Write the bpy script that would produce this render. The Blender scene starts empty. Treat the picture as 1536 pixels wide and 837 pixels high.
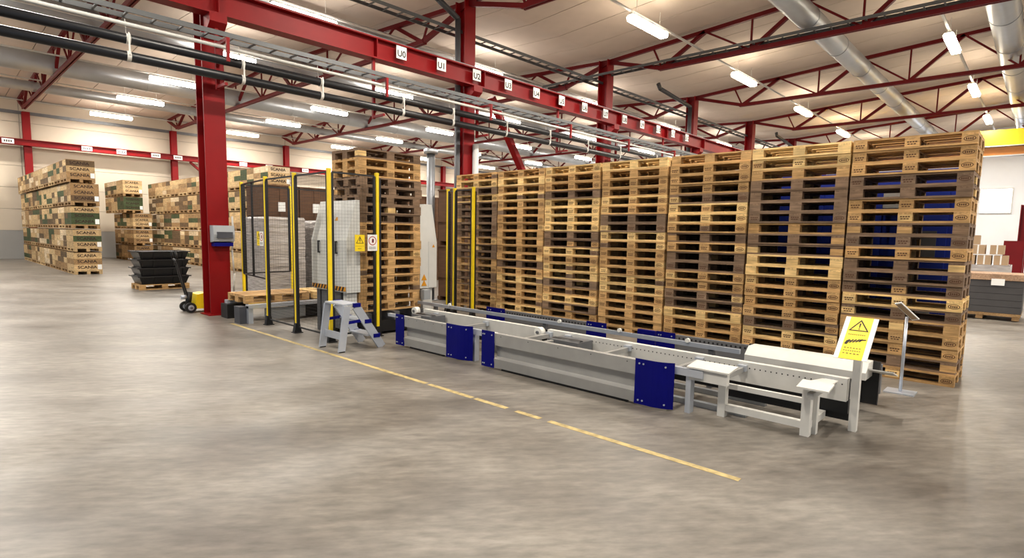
import bpy, math, random
from mathutils import Vector, Matrix
random.seed(7)
sc = bpy.context.scene
C = sc.collection

# ------------------------------------------------------------------ camera
cam_data = bpy.data.cameras.new('camera')
cam_data.sensor_width = 36.0
cam_data.lens = 849.0 / 1536.0 * 36.0
cam_data.shift_y = 21.5 / 1536.0
cam_data.clip_end = 300
cam = bpy.data.objects.new('camera', cam_data)
C.objects.link(cam)
Rm = Matrix(((0.68522389, 0.06239917, -0.72565458),
             (-0.72809497, 0.08413013, -0.68029394),
             (0.01859963, 0.9944991, 0.10308049)))
cam.matrix_world = Matrix.Translation((0, 0, 1.65)) @ Rm.to_4x4()
sc.camera = cam

# ------------------------------------------------------------------ world, exposure
w = bpy.data.worlds.new('world'); sc.world = w; w.use_nodes = True
bg = w.node_tree.nodes['Background']
bg.inputs[0].default_value = (0.78, 0.88, 1.0, 1)
bg.inputs[1].default_value = 0.3
sc.view_settings.view_transform = 'Standard'
sc.view_settings.look = 'None'
sc.view_settings.gamma = 1
sc.view_settings.use_curve_mapping = False
sc.view_settings.exposure = 0.4
sc.cycles.diffuse_bounces = 2
LAMP_W = 215.0        # watts of one ceiling fitting
TUBE = 26.0            # glow of its diffuser

# ------------------------------------------------------------------ materials
MATS = {}
def lin(c): return tuple(((v / 255) / 12.92 if v <= 10 else (((v / 255) + .055) / 1.055) ** 2.4) for v in c)
def mat(name, rgb, rough=.5, metal=0.0, noise=0.0, scale=6.0, bump=0.0, stretch=(1, 1, 1), emit=0.0, spec=.5):
    m = bpy.data.materials.new(name); m.use_nodes = True
    nt = m.node_tree; b = nt.nodes['Principled BSDF']
    col = (*lin(rgb), 1)
    b.inputs['Base Color'].default_value = col
    b.inputs['Roughness'].default_value = rough
    b.inputs['Metallic'].default_value = metal
    b.inputs['Specular IOR Level'].default_value = spec
    if emit:
        b.inputs['Emission Color'].default_value = col
        b.inputs['Emission Strength'].default_value = emit
    if noise or bump:
        tc = nt.nodes.new('ShaderNodeTexCoord'); mp = nt.nodes.new('ShaderNodeMapping')
        mp.inputs['Scale'].default_value = stretch
        nt.links.new(tc.outputs['Object'], mp.inputs['Vector'])
        n = nt.nodes.new('ShaderNodeTexNoise'); n.inputs['Scale'].default_value = scale; n.inputs['Detail'].default_value = 5
        nt.links.new(mp.outputs[0], n.inputs['Vector'])
        mr = nt.nodes.new('ShaderNodeMapRange')
        mr.inputs[1].default_value = .3; mr.inputs[2].default_value = .7
        mr.inputs[3].default_value = 1 - noise; mr.inputs[4].default_value = 1 + noise * .6
        nt.links.new(n.outputs['Fac'], mr.inputs[0])
        mx = nt.nodes.new('ShaderNodeVectorMath'); mx.operation = 'SCALE'
        mx.inputs[0].default_value = col[:3]
        nt.links.new(mr.outputs[0], mx.inputs['Scale'])
        nt.links.new(mx.outputs[0], b.inputs['Base Color'])
        if bump:
            bp = nt.nodes.new('ShaderNodeBump'); bp.inputs['Strength'].default_value = bump; bp.inputs['Distance'].default_value = .01
            nt.links.new(n.outputs['Fac'], bp.inputs['Height']); nt.links.new(bp.outputs[0], b.inputs['Normal'])
    MATS[name] = m
    return m

def wood_mat(name, rough=.75):
    """wood whose tone is the object's own colour; grain runs along the local X axis"""
    m = bpy.data.materials.new(name); m.use_nodes = True
    nt = m.node_tree; b = nt.nodes['Principled BSDF']; L = nt.links.new
    b.inputs['Roughness'].default_value = rough; b.inputs['Specular IOR Level'].default_value = .25
    oi = nt.nodes.new('ShaderNodeObjectInfo'); tc = nt.nodes.new('ShaderNodeTexCoord')
    ad = nt.nodes.new('ShaderNodeVectorMath'); ad.operation = 'ADD'
    cb = nt.nodes.new('ShaderNodeCombineXYZ')
    ml = nt.nodes.new('ShaderNodeMath'); ml.operation = 'MULTIPLY'; ml.inputs[1].default_value = 37.0
    L(oi.outputs['Random'], ml.inputs[0])
    for k in range(3): L(ml.outputs[0], cb.inputs[k])
    L(tc.outputs['Object'], ad.inputs[0]); L(cb.outputs[0], ad.inputs[1])
    mp = nt.nodes.new('ShaderNodeMapping'); mp.inputs['Scale'].default_value = (2.2, 26, 26)
    L(ad.outputs[0], mp.inputs['Vector'])
    n = nt.nodes.new('ShaderNodeTexNoise'); n.inputs['Scale'].default_value = 1.6; n.inputs['Detail'].default_value = 6
    L(mp.outputs[0], n.inputs['Vector'])
    mr = nt.nodes.new('ShaderNodeMapRange'); mr.inputs[1].default_value = .28; mr.inputs[2].default_value = .72
    mr.inputs[3].default_value = .62; mr.inputs[4].default_value = 1.2
    L(n.outputs['Fac'], mr.inputs[0])
    n2 = nt.nodes.new('ShaderNodeTexNoise'); n2.inputs['Scale'].default_value = 5.0; n2.inputs['Detail'].default_value = 3
    L(ad.outputs[0], n2.inputs['Vector'])
    mr2 = nt.nodes.new('ShaderNodeMapRange'); mr2.inputs[1].default_value = .3; mr2.inputs[2].default_value = .7
    mr2.inputs[3].default_value = .78; mr2.inputs[4].default_value = 1.12
    L(n2.outputs['Fac'], mr2.inputs[0])
    mm = nt.nodes.new('ShaderNodeMath'); mm.operation = 'MULTIPLY'
    L(mr.outputs[0], mm.inputs[0]); L(mr2.outputs[0], mm.inputs[1])
    sv = nt.nodes.new('ShaderNodeVectorMath'); sv.operation = 'SCALE'
    L(oi.outputs['Color'], sv.inputs[0]); L(mm.outputs[0], sv.inputs['Scale'])
    L(sv.outputs[0], b.inputs['Base Color'])
    bp = nt.nodes.new('ShaderNodeBump'); bp.inputs['Strength'].default_value = .3; bp.inputs['Distance'].default_value = .004
    L(n.outputs['Fac'], bp.inputs['Height']); L(bp.outputs[0], b.inputs['Normal'])
    MATS[name] = m

def floor_mat():
    m = bpy.data.materials.new('concrete_floor'); m.use_nodes = True
    nt = m.node_tree; b = nt.nodes['Principled BSDF']; L = nt.links.new
    tc = nt.nodes.new('ShaderNodeTexCoord')
    def noise(scale, sx, sy, rot, det=6):
        mp = nt.nodes.new('ShaderNodeMapping'); mp.vector_type = 'TEXTURE'; mp.inputs['Scale'].default_value = (sx, sy, 1); mp.inputs['Rotation'].default_value = (0, 0, rot)
        L(tc.outputs['Object'], mp.inputs['Vector'])
        n = nt.nodes.new('ShaderNodeTexNoise'); n.inputs['Scale'].default_value = scale; n.inputs['Detail'].default_value = det
        n.inputs['Roughness'].default_value = .6
        L(mp.outputs[0], n.inputs['Vector']); return n
    a = noise(.5, 1.4, 1, -.7); s = noise(1.3, 2.2, .8, -.85, 9); f = noise(9, 1.7, .55, -.7, 10); st = noise(1.0, 2.6, .7, -.6, 8)
    r1 = nt.nodes.new('ShaderNodeValToRGB')
    r1.color_ramp.elements[0].position = .3; r1.color_ramp.elements[0].color = (*lin((76, 70, 64)), 1)
    r1.color_ramp.elements[1].position = .72; r1.color_ramp.elements[1].color = (*lin((150, 144, 135)), 1)
    e = r1.color_ramp.elements.new(.5); e.color = (*lin((116, 110, 102)), 1)
    mixf = nt.nodes.new('ShaderNodeMath'); mixf.operation = 'MULTIPLY_ADD'; mixf.inputs[1].default_value = .55
    L(s.outputs['Fac'], mixf.inputs[0])
    m2 = nt.nodes.new('ShaderNodeMath'); m2.operation = 'MULTIPLY'; m2.inputs[1].default_value = .45
    L(a.outputs['Fac'], m2.inputs[0]); L(m2.outputs[0], mixf.inputs[2])
    L(mixf.outputs[0], r1.inputs[0])
    r2 = nt.nodes.new('ShaderNodeMapRange'); r2.inputs[1].default_value = .3; r2.inputs[2].default_value = .72; r2.inputs[3].default_value = .66; r2.inputs[4].default_value = 1.26
    L(f.outputs['Fac'], r2.inputs[0])
    r3 = nt.nodes.new('ShaderNodeMapRange'); r3.inputs[1].default_value = .5; r3.inputs[2].default_value = .72; r3.inputs[3].default_value = 1.0; r3.inputs[4].default_value = .68
    L(st.outputs['Fac'], r3.inputs[0])
    mm = nt.nodes.new('ShaderNodeMath'); mm.operation = 'MULTIPLY'; L(r2.outputs[0], mm.inputs[0]); L(r3.outputs[0], mm.inputs[1])
    sv = nt.nodes.new('ShaderNodeVectorMath'); sv.operation = 'SCALE'
    L(r1.outputs[0], sv.inputs[0]); L(mm.outputs[0], sv.inputs['Scale']); L(sv.outputs[0], b.inputs['Base Color'])
    r4 = nt.nodes.new('ShaderNodeMapRange'); r4.inputs[3].default_value = .3; r4.inputs[4].default_value = .55
    L(s.outputs['Fac'], r4.inputs[0]); L(r4.outputs[0], b.inputs['Roughness'])
    b.inputs['Specular IOR Level'].default_value = .45
    MATS['floor'] = m

wood_mat('wood'); floor_mat()
mat('red', (128, 2, 7), .5, noise=.12, scale=2, spec=.25)
mat('red_truss', (104, 6, 14), .55, noise=.12, scale=2, spec=.25)
mat('ceiling', (206, 190, 176), .85, noise=.07, scale=1.2)
mat('ceiling_joint', (120, 110, 100), .9)
mat('wall', (196, 183, 164), .7, noise=.04, scale=.8)
mat('wall_grey', (150, 148, 144), .7, noise=.05, scale=.8)
mat('end_wall', (226, 228, 232), .7, noise=.04, scale=.8)
mat('galv', (176, 180, 184), .38, .7, noise=.1, scale=1.5)
mat('steel_grey', (118, 120, 124), .45, .6, noise=.12, scale=6)
mat('alu', (196, 202, 212), .38, .55, noise=.06, scale=10)
mat('guard_grey', (158, 157, 154), .4, .2, noise=.08, scale=5)
mat('guard_back', (112, 112, 114), .5, .2, noise=.08, scale=5)
mat('white_paint', (208, 206, 200), .5, noise=.06, scale=8)
mat('cabinet_white', (214, 214, 210), .5, noise=.04, scale=6)
mat('blue', (3, 5, 104), .5, noise=.1, scale=5, spec=.15)
mat('machine_blue', (26, 50, 150), .45, noise=.1, scale=5)
mat('yellow', (244, 212, 24), .45, noise=.06, scale=8)
mat('crane_yellow', (240, 190, 20), .5, noise=.06, scale=3)
mat('crane_orange', (190, 120, 50), .5, noise=.06, scale=3)
mat('black', (18, 18, 20), .5, noise=.1, scale=8)
mat('black_pipe', (24, 24, 27), .35)
mat('rubber', (28, 27, 27), .8)
mat('dark_grey', (64, 66, 74), .6, noise=.12, scale=4)
mat('bin_grey', (66, 64, 64), .7, noise=.12, scale=4)
mat('black_plastic', (20, 20, 22), .35, noise=.2, scale=3)
mat('film', (182, 176, 172), .18, noise=.3, scale=4, stretch=(1, 1, 9), bump=.8, spec=.8)
mat('crate_brown', (92, 62, 38), .8, noise=.2, scale=3, stretch=(1, 1, 6))
mat('carton', (178, 150, 118), .85, noise=.08, scale=4)
mat('paper', (236, 236, 232), .7)
mat('ink', (26, 24, 26), .7)
mat('stamp', (84, 52, 30), .8)
mat('scania_ink', (44, 24, 14), .8)
mat('red_ink', (170, 26, 34), .6)
mat('hazard_orange', (220, 150, 30), .5)
mat('lines_yellow', (176, 156, 104), .7, noise=.35, scale=14)
mat('grey_box', (158, 162, 166), .5)
mat('zinc_tray', (92, 94, 96), .5, .4)
mat('nylon', (236, 234, 226), .5)
mat('tube_light', (255, 247, 235), .5, emit=TUBE)
mat('tube_light_warm', (255, 240, 214), .5, emit=TUBE)
mat('window_day', (232, 240, 255), .5, emit=7.0)
mat('pvc', (62, 62, 66), .5)
mat('sleeve', (206, 206, 204), .6)

# ------------------------------------------------------------------ helpers
OFF = {}
class MB:
    def __init__(s): s.v = []; s.f = []
    def box(s, x0, x1, y0, y1, z0, z1):
        n = len(s.v)
        s.v += [(x, y, z) for z in (z0, z1) for y in (y0, y1) for x in (x0, x1)]
        s.f += [tuple(n + k for k in q) for q in ((0, 2, 3, 1), (4, 5, 7, 6), (0, 1, 5, 4), (2, 6, 7, 3), (0, 4, 6, 2), (1, 3, 7, 5))]
        return s
    def cbox(s, c, sx, sy, sz):
        return s.box(c[0] - sx / 2, c[0] + sx / 2, c[1] - sy / 2, c[1] + sy / 2, c[2] - sz / 2, c[2] + sz / 2)
    def beam(s, p, q, wd, ht, up=(0, 0, 1)):
        p = Vector(p); q = Vector(q); d = (q - p).normalized(); u = Vector(up)
        sd = d.cross(u)
        if sd.length < 1e-4: sd = d.cross(Vector((1, 0, 0)))
        sd.normalize(); u = sd.cross(d)
        n = len(s.v)
        for e in (p, q):
            for a, b in ((-1, -1), (1, -1), (1, 1), (-1, 1)):
                s.v.append(tuple(e + sd * a * wd / 2 + u * b * ht / 2))
        s.f += [tuple(n + k for k in q_) for q_ in ((0, 1, 2, 3), (7, 6, 5, 4), (0, 4, 5, 1), (1, 5, 6, 2), (2, 6, 7, 3), (3, 7, 4, 0))]
        return s
    def tube(s, p, q, r, n=14, r2=None, cap=True):
        p = Vector(p); q = Vector(q); d = (q - p).normalized()
        a = d.cross(Vector((0, 0, 1)))
        if a.length < 1e-4: a = Vector((1, 0, 0))
        a.normalize(); b = d.cross(a); r2 = r if r2 is None else r2; k0 = len(s.v)
        for e, rr in ((p, r), (q, r2)):
            for k in range(n):
                t = 2 * math.pi * k / n
                s.v.append(tuple(e + a * rr * math.cos(t) + b * rr * math.sin(t)))
        for k in range(n):
            j = (k + 1) % n
            s.f.append((k0 + k, k0 + n + k, k0 + n + j, k0 + j))
        if cap:
            s.f.append(tuple(k0 + k for k in range(n))); s.f.append(tuple(k0 + n + k for k in range(n - 1, -1, -1)))
        return s
    def path(s, pts, r, n=10):
        for a, b in zip(pts, pts[1:]): s.tube(a, b, r, n)
        return s
    def prism(s, poly, axis, a0, a1):
        """poly: 2-D points in the two other axes (in xyz order), extruded along axis"""
        n = len(s.v); k = len(poly)
        for a in (a0, a1):
            for u, v in poly:
                c = [u, v]; c.insert(axis, a); s.v.append(tuple(c))
        s.f.append(tuple(n + i for i in range(k))); s.f.append(tuple(n + k + i for i in range(k - 1, -1, -1)))
        for i in range(k):
            j = (i + 1) % k; s.f.append((n + i, n + k + i, n + k + j, n + j))
        return s
    def quad(s, a, b, c, d):
        n = len(s.v); s.v += [tuple(a), tuple(b), tuple(c), tuple(d)]; s.f.append((n, n + 1, n + 2, n + 3)); return s
    def plate(s, o, u, v, pts, t):
        """thin solid polygon: o + u*x + v*y for pts, thickness t along u x v"""
        o = Vector(o); u = Vector(u).normalized(); v = Vector(v).normalized(); nn = u.cross(v)
        n = len(s.v); k = len(pts)
        for h in (0, t):
            for x, y in pts: s.v.append(tuple(o + u * x + v * y + nn * h))
        s.f.append(tuple(n + i for i in range(k - 1, -1, -1))); s.f.append(tuple(n + k + i for i in range(k)))
        for i in range(k):
            j = (i + 1) % k; s.f.append((n + i, n + j, n + k + j, n + k + i))
        return s
    def mesh(s, name, off=(0, 0, 0), m=None, smooth=False):
        me = bpy.data.meshes.new(name)
        me.from_pydata([(v[0] - off[0], v[1] - off[1], v[2] - off[2]) for v in s.v], [], s.f)
        me.update()
        import bmesh
        bm = bmesh.new(); bm.from_mesh(me); bmesh.ops.recalc_face_normals(bm, faces=bm.faces); bm.to_mesh(me); bm.free()
        if m: me.materials.append(MATS[m])
        if smooth:
            for p in me.polygons: p.use_smooth = len(p.vertices) == 4
        return me
    def build(s, name, m, parent=None, smooth=False, color=None, off=None):
        """world coordinates in; the mesh is stored relative to its thing's base"""
        o_ = off if off is not None else (OFF[parent.name] if parent else (0, 0, 0))
        me = s.mesh(name, o_, m, smooth)
        o = bpy.data.objects.new(name, me); C.objects.link(o)
        if parent: o.parent = parent
        else: o.location = o_
        OFF[o.name] = tuple(o_)
        if color: o.color = (*color, 1)
        return o
def tag(o, label, cat, group=None):
    o['label'] = label; o['category'] = cat
    if group: o['group'] = group
    return o
def thing(name, label, cat, loc=(0, 0, 0), group=None, rz=0.0):
    o = bpy.data.objects.new(name, None); C.objects.link(o)
    o.empty_display_size = .2; o.location = loc; o.rotation_euler = (0, 0, rz)
    OFF[o.name] = tuple(loc)
    return tag(o, label, cat, group)
def inst(name, me, parent, loc=(0, 0, 0), color=None, rot=None):
    o = bpy.data.objects.new(name, me); C.objects.link(o); o.parent = parent; o.location = loc
    if rot: o.rotation_euler = rot
    if color: o.color = (*color, 1)
    return o
def struct(o): o['kind'] = 'structure'; return o
def stuff(o): o['kind'] = 'stuff'; return o
TXT = {}
def text_mesh(s, size, m, sx=1.0, depth=.0008):
    key = (s, size, m, sx)
    if key in TXT: return TXT[key]
    cu = bpy.data.curves.new('lettering', 'FONT'); cu.body = s; cu.size = size; cu.align_x = 'CENTER'; cu.align_y = 'CENTER'; cu.extrude = depth; cu.offset = size * .025
    cu.resolution_u = 3
    o = bpy.data.objects.new('lettering', cu); C.objects.link(o)
    bpy.context.view_layer.update()
    me = bpy.data.meshes.new_from_object(o.evaluated_get(bpy.context.evaluated_depsgraph_get()))
    bpy.data.objects.remove(o); bpy.data.curves.remove(cu)
    for v in me.vertices: v.co.x *= sx
    me.materials.clear(); me.materials.append(MATS[m]); TXT[key] = me
    return me
FACE_MY = (math.pi / 2, 0, 0)                # lettering read by someone looking towards +y
FACE_MX = (math.pi / 2, 0, -math.pi / 2)     # lettering read by someone looking towards +x
ORD = 'first second third fourth fifth sixth seventh eighth ninth tenth eleventh twelfth thirteenth fourteenth fifteenth sixteenth seventeenth eighteenth nineteenth twentieth'.split()

# ------------------------------------------------------------------ the hall
FR = [4.08, 10.5, 17.1, 23.75, 30.4, 37.05, 43.7]       # frame lines (x)
YC, YW, YR, YE = 11.6, 37.0, -1.77, -15.1               # column row, far wall, right ridge, right eaves
def ztop(y):
    if y > YC: return 7.68 + .045 * min(y - YC, YW - y)
    return 7.68 + .07 * min(YC - y, y - YE)
fl = MB().box(-8, 46, -18, 38, -.2, 0).build('floor', 'floor'); struct(fl)

ceil = MB()
for ya, yb in ((YC, (YC + YW) / 2), ((YC + YW) / 2, YW + .4), (YC, YR), (YR, YE - .5)):
    za, zb = ztop(ya) + .22, ztop(yb) + .22
    ceil.prism([(ya, za), (yb, zb), (yb, zb + .2), (ya, za + .2)], 0, -7, 45)
ceil = struct(ceil.build('ceiling', 'ceiling_joint'))
for ya, yb in ((YC, (YC + YW) / 2), ((YC + YW) / 2, YW + .3), (YR, YC), (YE - .4, YR)):
    za, zb = ztop(ya) + .13, ztop(yb) + .13
    pw = 6.65 / 5
    me = MB().prism([(ya, za), (yb, zb), (yb, zb + .09), (ya, za + .09)], 0, .012, pw - .012).mesh('ceiling_panel', m='ceiling')
    for k in range(39): inst('ceiling_panel', me, ceil, (-7 + k * pw, 0, 0))
wl = struct(MB().box(-7, 45, YW + .06, YW + .3, 0, 8.3).build('wall_left', 'wall_grey'))
rows = [(0, 1.41)] + [(1.41 + k * 1.05, 1.41 + (k + 1) * 1.05) for k in range(6)]
for j, (z0, z1) in enumerate(rows):
    for k in range(7):
        x0 = 4.08 - 6.65 + k * 6.65
        MB().box(x0 + .012, x0 + 6.638, YW, YW + .06, z0 + .008, z1 - .008).build('wall_panel', 'wall' if j else 'wall_grey', wl)
we = MB()
WY0, WY1, WZ0, WZ1 = 1.72, 3.15, 3.5, 4.88
we.box(44.6, 44.9, YE, WY0, 0, 9).box(44.6, 44.9, WY1, YW, 0, 9).box(44.6, 44.9, WY0, WY1, 0, WZ0).box(44.6, 44.9, WY0, WY1, WZ1, 9)
struct(we.build('wall_right', 'end_wall'))
win = struct(MB().box(44.72, 44.78, WY0, WY1, WZ0, WZ1).build('window_1', 'window_day'))
MB().box(44.52, 44.7, WY0 - .06, WY0, WZ0 - .06, WZ1 + .06).box(44.52, 44.7, WY1, WY1 + .06, WZ0 - .06, WZ1 + .06) \
    .box(44.52, 44.7, WY0, WY1, WZ0 - .06, WZ0).box(44.52, 44.7, WY0, WY1, WZ1, WZ1 + .06).build('window_frame', 'white_paint', win)
struct(MB().box(-7, 44.6, YW - .05, YW - .002, 7.05, 7.2).build('trim_1', 'steel_grey'))

# floor markings
for a, b in ((10.35, 9.3), (9.25, 7.0), (6.95, 4.85), (4.8, 4.1), (4.06, 3.62), (3.5, 3.2), (3.1, 1.4)):
    o = MB().box(3.79, 3.85, b, a, .0006, .0016).build('floor_line', 'lines_yellow')
    tag(o, 'faded yellow line painted on the concrete in front of the conveyor', 'floor line', 'dashes of the worn yellow floor line')

# ------------------------------------------------------------------ columns, beams, trusses
AT = ['beside the pallet jack', 'behind the end of the pallet row', 'third from the pallet jack', 'fourth from the pallet jack', 'fifth from the pallet jack', 'sixth from the pallet jack', 'by the end wall']
def hsec(mb, x, y, z0, z1, b, t):
    mb.box(x - b / 2, x + b / 2, y - b / 2, y - b / 2 + t, z0, z1)
for i, X in enumerate(FR):
    b, yc = .38, 11.72
    o = thing('steel_column', 'red steel column in the crane beam row, ' + AT[i], 'column', (X, yc, 0), 'red columns of the middle row')
    z1 = ztop(YC) + .05
    MB().box(X - b / 2, X + b / 2, yc - b / 2, yc - b / 2 + .03, 0.02, z1).build('flange', 'red', o)
    MB().box(X - b / 2, X + b / 2, yc + b / 2 - .03, yc + b / 2, 0.02, z1).build('flange', 'red', o)
    MB().box(X - .012, X + .012, yc - b / 2 + .03, yc + b / 2 - .03, 0.02, z1).build('web', 'red', o)
    MB().box(X - .24, X + .24, yc - .24, yc + .24, 0, .02).build('base_plate', 'red', o)
    MB().prism([(yc - b / 2, 5.1), (yc - b / 2, 5.5), (yc - b / 2 - .34, 5.5), (yc - b / 2 - .34, 5.36)], 0, X - .15, X + .15).build('corbel', 'red', o)
for i, X in enumerate(FR):
    yc = YW - .25
    o = thing('wall_column', 'slim red steel column against the panelled wall, ' + ORD[i] + ' along the wall', 'column', (X + .2, yc, 0), 'red columns on the wall')
    MB().box(X + .08, X + .38, yc - .15, yc - .12, 0, 7.15).build('flange', 'red', o)
    MB().box(X + .08, X + .38, yc + .12, yc + .15, 0, 7.15).build('flange', 'red', o)
    MB().box(X + .22, X + .24, yc - .12, yc + .12, 0, 7.15).build('web', 'red', o)
def truss(X, nave, i):
    left = nave == 'left'
    lab = ('red lattice roof truss between the crane beam and the panelled wall, ' if left else 'red lattice roof truss over the pallet row, ') + ORD[i] + ' bay line'
    o = thing('roof_truss', lab, 'roof truss', (X, YC, 7.0), 'roof trusses')
    if left: nodes = [13.55 + 2.7 * k for k in range(9)]; ends = (YC, YW - .3)
    else: nodes = [9.55 - 2.83 * k for k in range(9)]; ends = (YC, YE)
    zb = 7.1
    # bottom chord: two angles with a slot
    MB().box(X - .075, X - .02, min(nodes[0], nodes[-1]) - .1, max(nodes[0], nodes[-1]) + .1, zb - .06, zb + .06).build('bottom_chord', 'red_truss', o)
    MB().box(X + .02, X + .075, min(nodes[0], nodes[-1]) - .1, max(nodes[0], nodes[-1]) + .1, zb - .06, zb + .06).build('bottom_chord', 'red_truss', o)
    mid = (ends[0] + ends[1]) / 2
    for a, c in ((ends[0], mid), (mid, ends[1])):
        MB().beam((X, a, ztop(a)), (X, c, ztop(c)), .11, .12).build('top_chord', 'red_truss', o)
    tops = [(nodes[k] + nodes[k + 1]) / 2 for k in range(8)]
    MB().beam((X, ends[0], ztop(ends[0]) - .02), (X, nodes[0], zb), .12, .12).build('end_strut', 'red_truss', o)
    MB().beam((X, ends[1], ztop(ends[1]) - .02), (X, nodes[8], zb), .12, .12).build('end_strut', 'red_truss', o)
    for k, n in enumerate(nodes):
        q = n + (.35 if left else -.35) * (-1 if k == 0 else 1 if k == 8 else 0)
        MB().beam((X, n, zb), (X, q, ztop(q)), .05, .05, up=(1, 0, 0)).build('vertical', 'red_truss', o)
        for t, thick in ((k - 1, k > 4), (k, k < 4)):
            if 0 <= t < 8:
                wd = .11 if thick else .055
                if left: wd *= .9
                MB().beam((X, n, zb), (X, tops[t], ztop(tops[t])), wd, wd, up=(1, 0, 0)).build('diagonal', 'red_truss', o)
for i, X in enumerate(FR[:-1]):
    truss(X, 'left', i); truss(X, 'right', i)

# crane beam carried by the column row
o = thing('crane_beam', 'long red crane runway beam with white bay number plates', 'beam', (0, 11.35, 5.5))
MB().box(-6, 44.5, 11.20, 11.50, 5.93, 5.96).build('top_flange', 'red', o)
MB().box(-6, 44.5, 11.335, 11.365, 5.53, 5.93).build('web', 'red', o)
MB().box(-6, 44.5, 11.20, 11.50, 5.5, 5.53).build('bottom_flange', 'red', o)
MB().box(-6, 44.5, 11.32, 11.38, 5.96, 6.02).build('crane_rail', 'steel_grey', o)
for X in [FR[0] - 3.3 + 3.325 * k for k in range(13)]:
    MB().box(X - .01, X + .01, 11.21, 11.49, 5.53, 5.93).build('stiffener', 'red', o)
for k in range(13):
    x = 8.07 + 1.19 * k
    p = MB().box(x - .14, x + .14, 11.196, 11.202, 5.63, 5.91).build('number_plate', 'paper', o)
    t = inst('lettering', text_mesh('U%d' % k, .2, 'ink'), p, (x - OFF[p.name][0], 11.1955 - 11.35, 5.74 - 5.5), rot=FACE_MY)
o = thing('crane_beam', 'red crane runway beam fixed along the panelled wall with small white plates', 'beam', (0, 36.45, 5.5))
MB().box(-6, 44.5, 36.3, 36.6, 5.77, 5.8).build('top_flange', 'red', o)
MB().box(-6, 44.5, 36.42, 36.46, 5.53, 5.77).build('web', 'red', o)
MB().box(-6, 44.5, 36.3, 36.6, 5.5, 5.53).build('bottom_flange', 'red', o)
for x in (3.55, 4.2 + 2.4, 8.1, 9.7, 10.8, 12.5, 14.4, 16.0, 18.4, 20.1, 21.8, 24.5, 26.5):
    p = MB().box(x - .22, x + .22, 36.285, 36.297, 5.53, 5.75).build('number_plate', 'paper', o)
    m_ = MB()
    for j in range(4): m_.box(x - .15 + j * .08, x - .1 + j * .08, 36.28, 36.284, 5.59, 5.69)
    m_.build('printed_mark', 'pvc', p)
# braces near the second column
o = tag(MB().beam((11.5, 11.72, 5.48), (15.35, 11.72, .04), .2, .14).build('diagonal_brace', 'red', off=(15.35, 11.72, 0)), 'thick red diagonal brace between the columns behind the pallet row', 'brace')
o = tag(MB().beam((11.5, 36.6, 5.5), (14.2, 36.6, 3.2), .12, .12).build('diagonal_brace', 'red', off=(11.5, 36.6, 3.2)), 'thin red diagonal brace against the panelled wall', 'brace')

# ------------------------------------------------------------------ ducts, pipes, trays
def duct(label, y, z, r, x0, x1, step=3.0):
    o = thing('ventilation_duct', label, 'duct', (x0, y, z), 'round ventilation ducts')
    n = int((x1 - x0) / step)
    me = MB().tube((0, 0, 0), (step, 0, 0), r, 32, cap=False).mesh('duct_section', m='galv', smooth=True)
    ring = MB().tube((-.03, 0, 0), (.03, 0, 0), r + .012, 32).mesh('duct_collar', m='galv')
    for k in range(n):
        inst('duct_section', me, o, (k * step, 0, 0))
        if k: inst('duct_collar', ring, o, (k * step, 0, 0))
duct('large round galvanised duct hung inside the trusses over the pallet row', 5.2, 7.62, .3, -4, 43)
duct('round galvanised duct over the open floor right of the pallet row', 1.3, 7.66, .34, -4, 43)
duct('round galvanised duct just behind the numbered crane beam', 15.3, 7.45, .26, -5, 43)
duct('wide shiny galvanised duct under the roof before the panelled wall', 27.0, 7.5, .36, -5, 43)
duct('round dull galvanised duct halfway between crane beam and panelled wall', 20.6, 7.55, .3, -5, 43)
duct('narrow round galvanised duct nearest the panelled wall', 31.5, 7.45, .2, -5, 43)

def ladder_tray(label, y, z, x0, x1, wd=.3, along='x', x=None):
    o = thing('cable_ladder', label, 'cable ladder', ((x0, y, z) if along == 'x' else (x, x0, z)))
    if along == 'x':
        for s in (-1, 1): MB().box(x0, x1, y + s * wd / 2 - .012, y + s * wd / 2 + .012, z - .04, z + .04).build('side_rail', 'zinc_tray', o)
        me = MB().box(-.015, .015, -wd / 2 + .012, wd / 2 - .012, -.03, -.005).mesh('rung', m='zinc_tray')
        n = int((x1 - x0) / .4)
        for k in range(n): inst('rung', me, o, (.2 + k * .4, 0, 0))
    else:
        for s in (-1, 1): MB().box(x + s * wd / 2 - .012, x + s * wd / 2 + .012, x0, x1, z - .04, z + .04).build('side_rail', 'zinc_tray', o)
        me = MB().box(-wd / 2 + .012, wd / 2 - .012, -.015, .015, -.03, -.005).mesh('rung', m='zinc_tray')
        n = int((x1 - x0) / .4)
        for k in range(n): inst('rung', me, o, (0, .2 + k * .4, 0))
    return o
ladder_tray('steel cable ladder hung beside the column tops', 12.0, 7.0, 2, 40, .35)
ladder_tray('steel cable ladder lying along a truss bottom chord', 0, 7.24, -2, 14.4, .32, 'y', 17.0)
ladder_tray('steel cable ladder on brackets above the black pipes', 11.0, 5.06, -4, 36, .34)
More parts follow.
